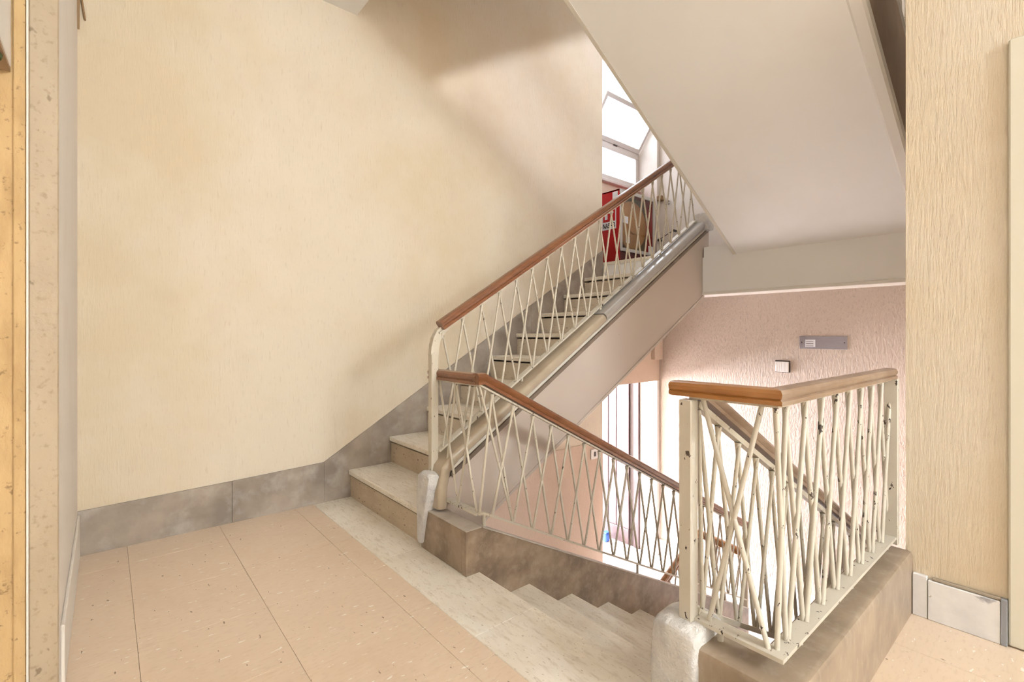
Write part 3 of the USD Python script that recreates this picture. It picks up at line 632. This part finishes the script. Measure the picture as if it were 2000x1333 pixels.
pl = thing('wall_plate', 'long grey metal plate with a white sticker on the end wall', 'plate')
obj('plate', box(X_BACK - .006, X_BACK - .0005, -1.735, -1.384, .890, .998, .001), 'steel_plate', pl)
st_ = obj('sticker', box(X_BACK - .0075, X_BACK - .0058, -1.506, -1.430, .905, .968), 'paper', pl)
for z0, z1 in ((.912, .918), (.930, .940), (.950, .955)):
    obj('print_line', box(X_BACK - .0085, X_BACK - .0072, -1.492, -1.436, z0, z1), 'steel_plate', st_)
for y in (-1.402, -1.717):
    obj('screw', rod((X_BACK - .009, y, .944), (X_BACK - .004, y, .944), .005), 'dark_metal', pl)
jb = thing('junction_box', 'blank square beige junction box cover on the end wall below the grey plate', 'junction box')
obj('cover', box(X_BACK - .020, X_BACK - .0005, -1.300, -1.190, .680, .772, .003), 'plaster_pale', jb)
obj('shade_rim', box(X_BACK - .006, X_BACK - .0003, -1.309, -1.186, .676, .780, .001), 'dark_metal', jb, label='dark rim painted as the shade round the cover')  # dark sheet behind the cover stands in for its shadow
sw = thing('light_switch', 'white light switch on the pink wall under the flight up', 'light switch')
obj('plate', box(3.454, 3.555, -.016, -.0065, -.156, -.062, .003), 'switch_white', sw)
obj('rocker', box(3.496, 3.522, -.020, -.0155, -.132, -.088, .002), 'dark_metal', sw)
bt = obj('small_tub', merge(box(4.38, 4.45, .55, .61, Z_LOW + .001, Z_LOW + .10, .01), box(4.375, 4.455, .545, .615, Z_LOW + .10, Z_LOW + .112, .004)), 'blue_plastic', label='small blue tub on the bright floor of the lower passage', cat='tub')
kb = thing('wooden_block', 'small brown wooden block on the pale wall right of the cabinet', 'block')
obj('block', box(X_BACK - .06, X_BACK - .0005, -.06, -.002, 2.455, 2.505, .004), 'knob_wood', kb)
vp = thing('wall_bracket', 'dark rusty iron bracket with a thin rod on the pale wall beside the cabinet', 'bracket')
obj('arm', rod((X_BACK - .03, -.02, 2.04), (X_BACK - .03, -.20, 2.115), .004), 'dark_metal', vp)
obj('stub', rod((X_BACK - .05, -.02, 2.03), (X_BACK - .0005, -.02, 2.03), .014), 'dark_metal', vp)
obj('stub', rod((X_BACK - .05, -.20, 2.105), (X_BACK - .0005, -.20, 2.105), .012), 'dark_metal', vp)
vh = obj('wall_hook', merge(rod((X_BACK - .03, -.115, 2.44), (X_BACK - .0005, -.115, 2.44), .006), rod((X_BACK - .03, -.115, 2.38), (X_BACK - .03, -.115, 2.45), .005), rod((X_BACK - .03, -.09, 2.40), (X_BACK - .03, -.14, 2.40), .005)), 'dark_metal', label='small dark hook high on the pale wall right of the cabinet', cat='hook')

# box high at the left edge of the picture
wx = thing('wall_box', 'white box with a brown underside high at the left edge', 'box')
obj('body', box(-.34, -.190, -1.75, -1.144, 1.716, 2.35, .004), 'white_paint', wx)
obj('underside', box(-.338, -.191, -1.748, -1.146, 1.706, 1.7155), 'underside_brown', wx, label='brown underside')
obj('plug', lathe([(0, 0), (.02, 0), (.022, .01), (.014, .014), (0, .016)], (-.215, -1.25, 1.692), 12), 'dark_green', wx, label='dark green lump below')
hb = thing('wall_bracket', 'small brown iron bracket in the corner at the top left', 'bracket')
obj('blade', prism_yz([(-.05, 2.62), (-.004, 2.62), (-.010, 2.50), (-.026, 2.40), (-.04, 2.50)], -.098, -.090), 'knob_wood', hb)
obj('prong', rod((-.090, -.012, 2.60), (-.072, -.006, 2.46), .004), 'knob_wood', hb)

# globe lamp hung from the ceiling of the landing, out of frame above
for k, (LX, LY, LZ) in enumerate(((1.40, -6.3, 2.79), (1.98, -6.3, 2.76))):
    lp = thing('ceiling_lamp', 'opal globe lamp on the hall ceiling behind the camera, ' + ('nearer the middle of the hall' if k == 0 else 'nearer the door wall'), 'lamp', 'hall ceiling lamps')
    obj('globe', trimesh.creation.icosphere(3, .23).apply_translation((LX, LY, LZ)), 'lamp_glass', lp, smooth=True)
    obj('fitting', rod((LX, LY, LZ + .215), (LX, LY, CEIL - .0005), .045, 20), 'cream_metal', lp)
# hall windows behind the camera; the lower one is added for fill
for n_, YY, (a, b, c, d) in (('window_2', 8.0, (.15, 1.65, .85, 2.55)), ('window_3', 5.0, (-.1, .9, 4.35, 5.35))):
    w = thing(n_, 'unseen hall window added behind the camera for fill light' if n_ == 'window_2' else 'hall window one floor up behind the camera', 'window', kind='structure')
    obj('frame', merge(box(a, b, -YY - .13, -YY - .08, c, c + .04), box(a, b, -YY - .13, -YY - .08, d - .04, d), box(a, a + .04, -YY - .13, -YY - .08, c + .04, d - .04), box(b - .04, b, -YY - .13, -YY - .08, c + .04, d - .04)), 'white_frame', w)
    obj('pane', box(a + .035, b - .035, -YY - .108, -YY - .103, c + .035, d - .035), 'pane', w)
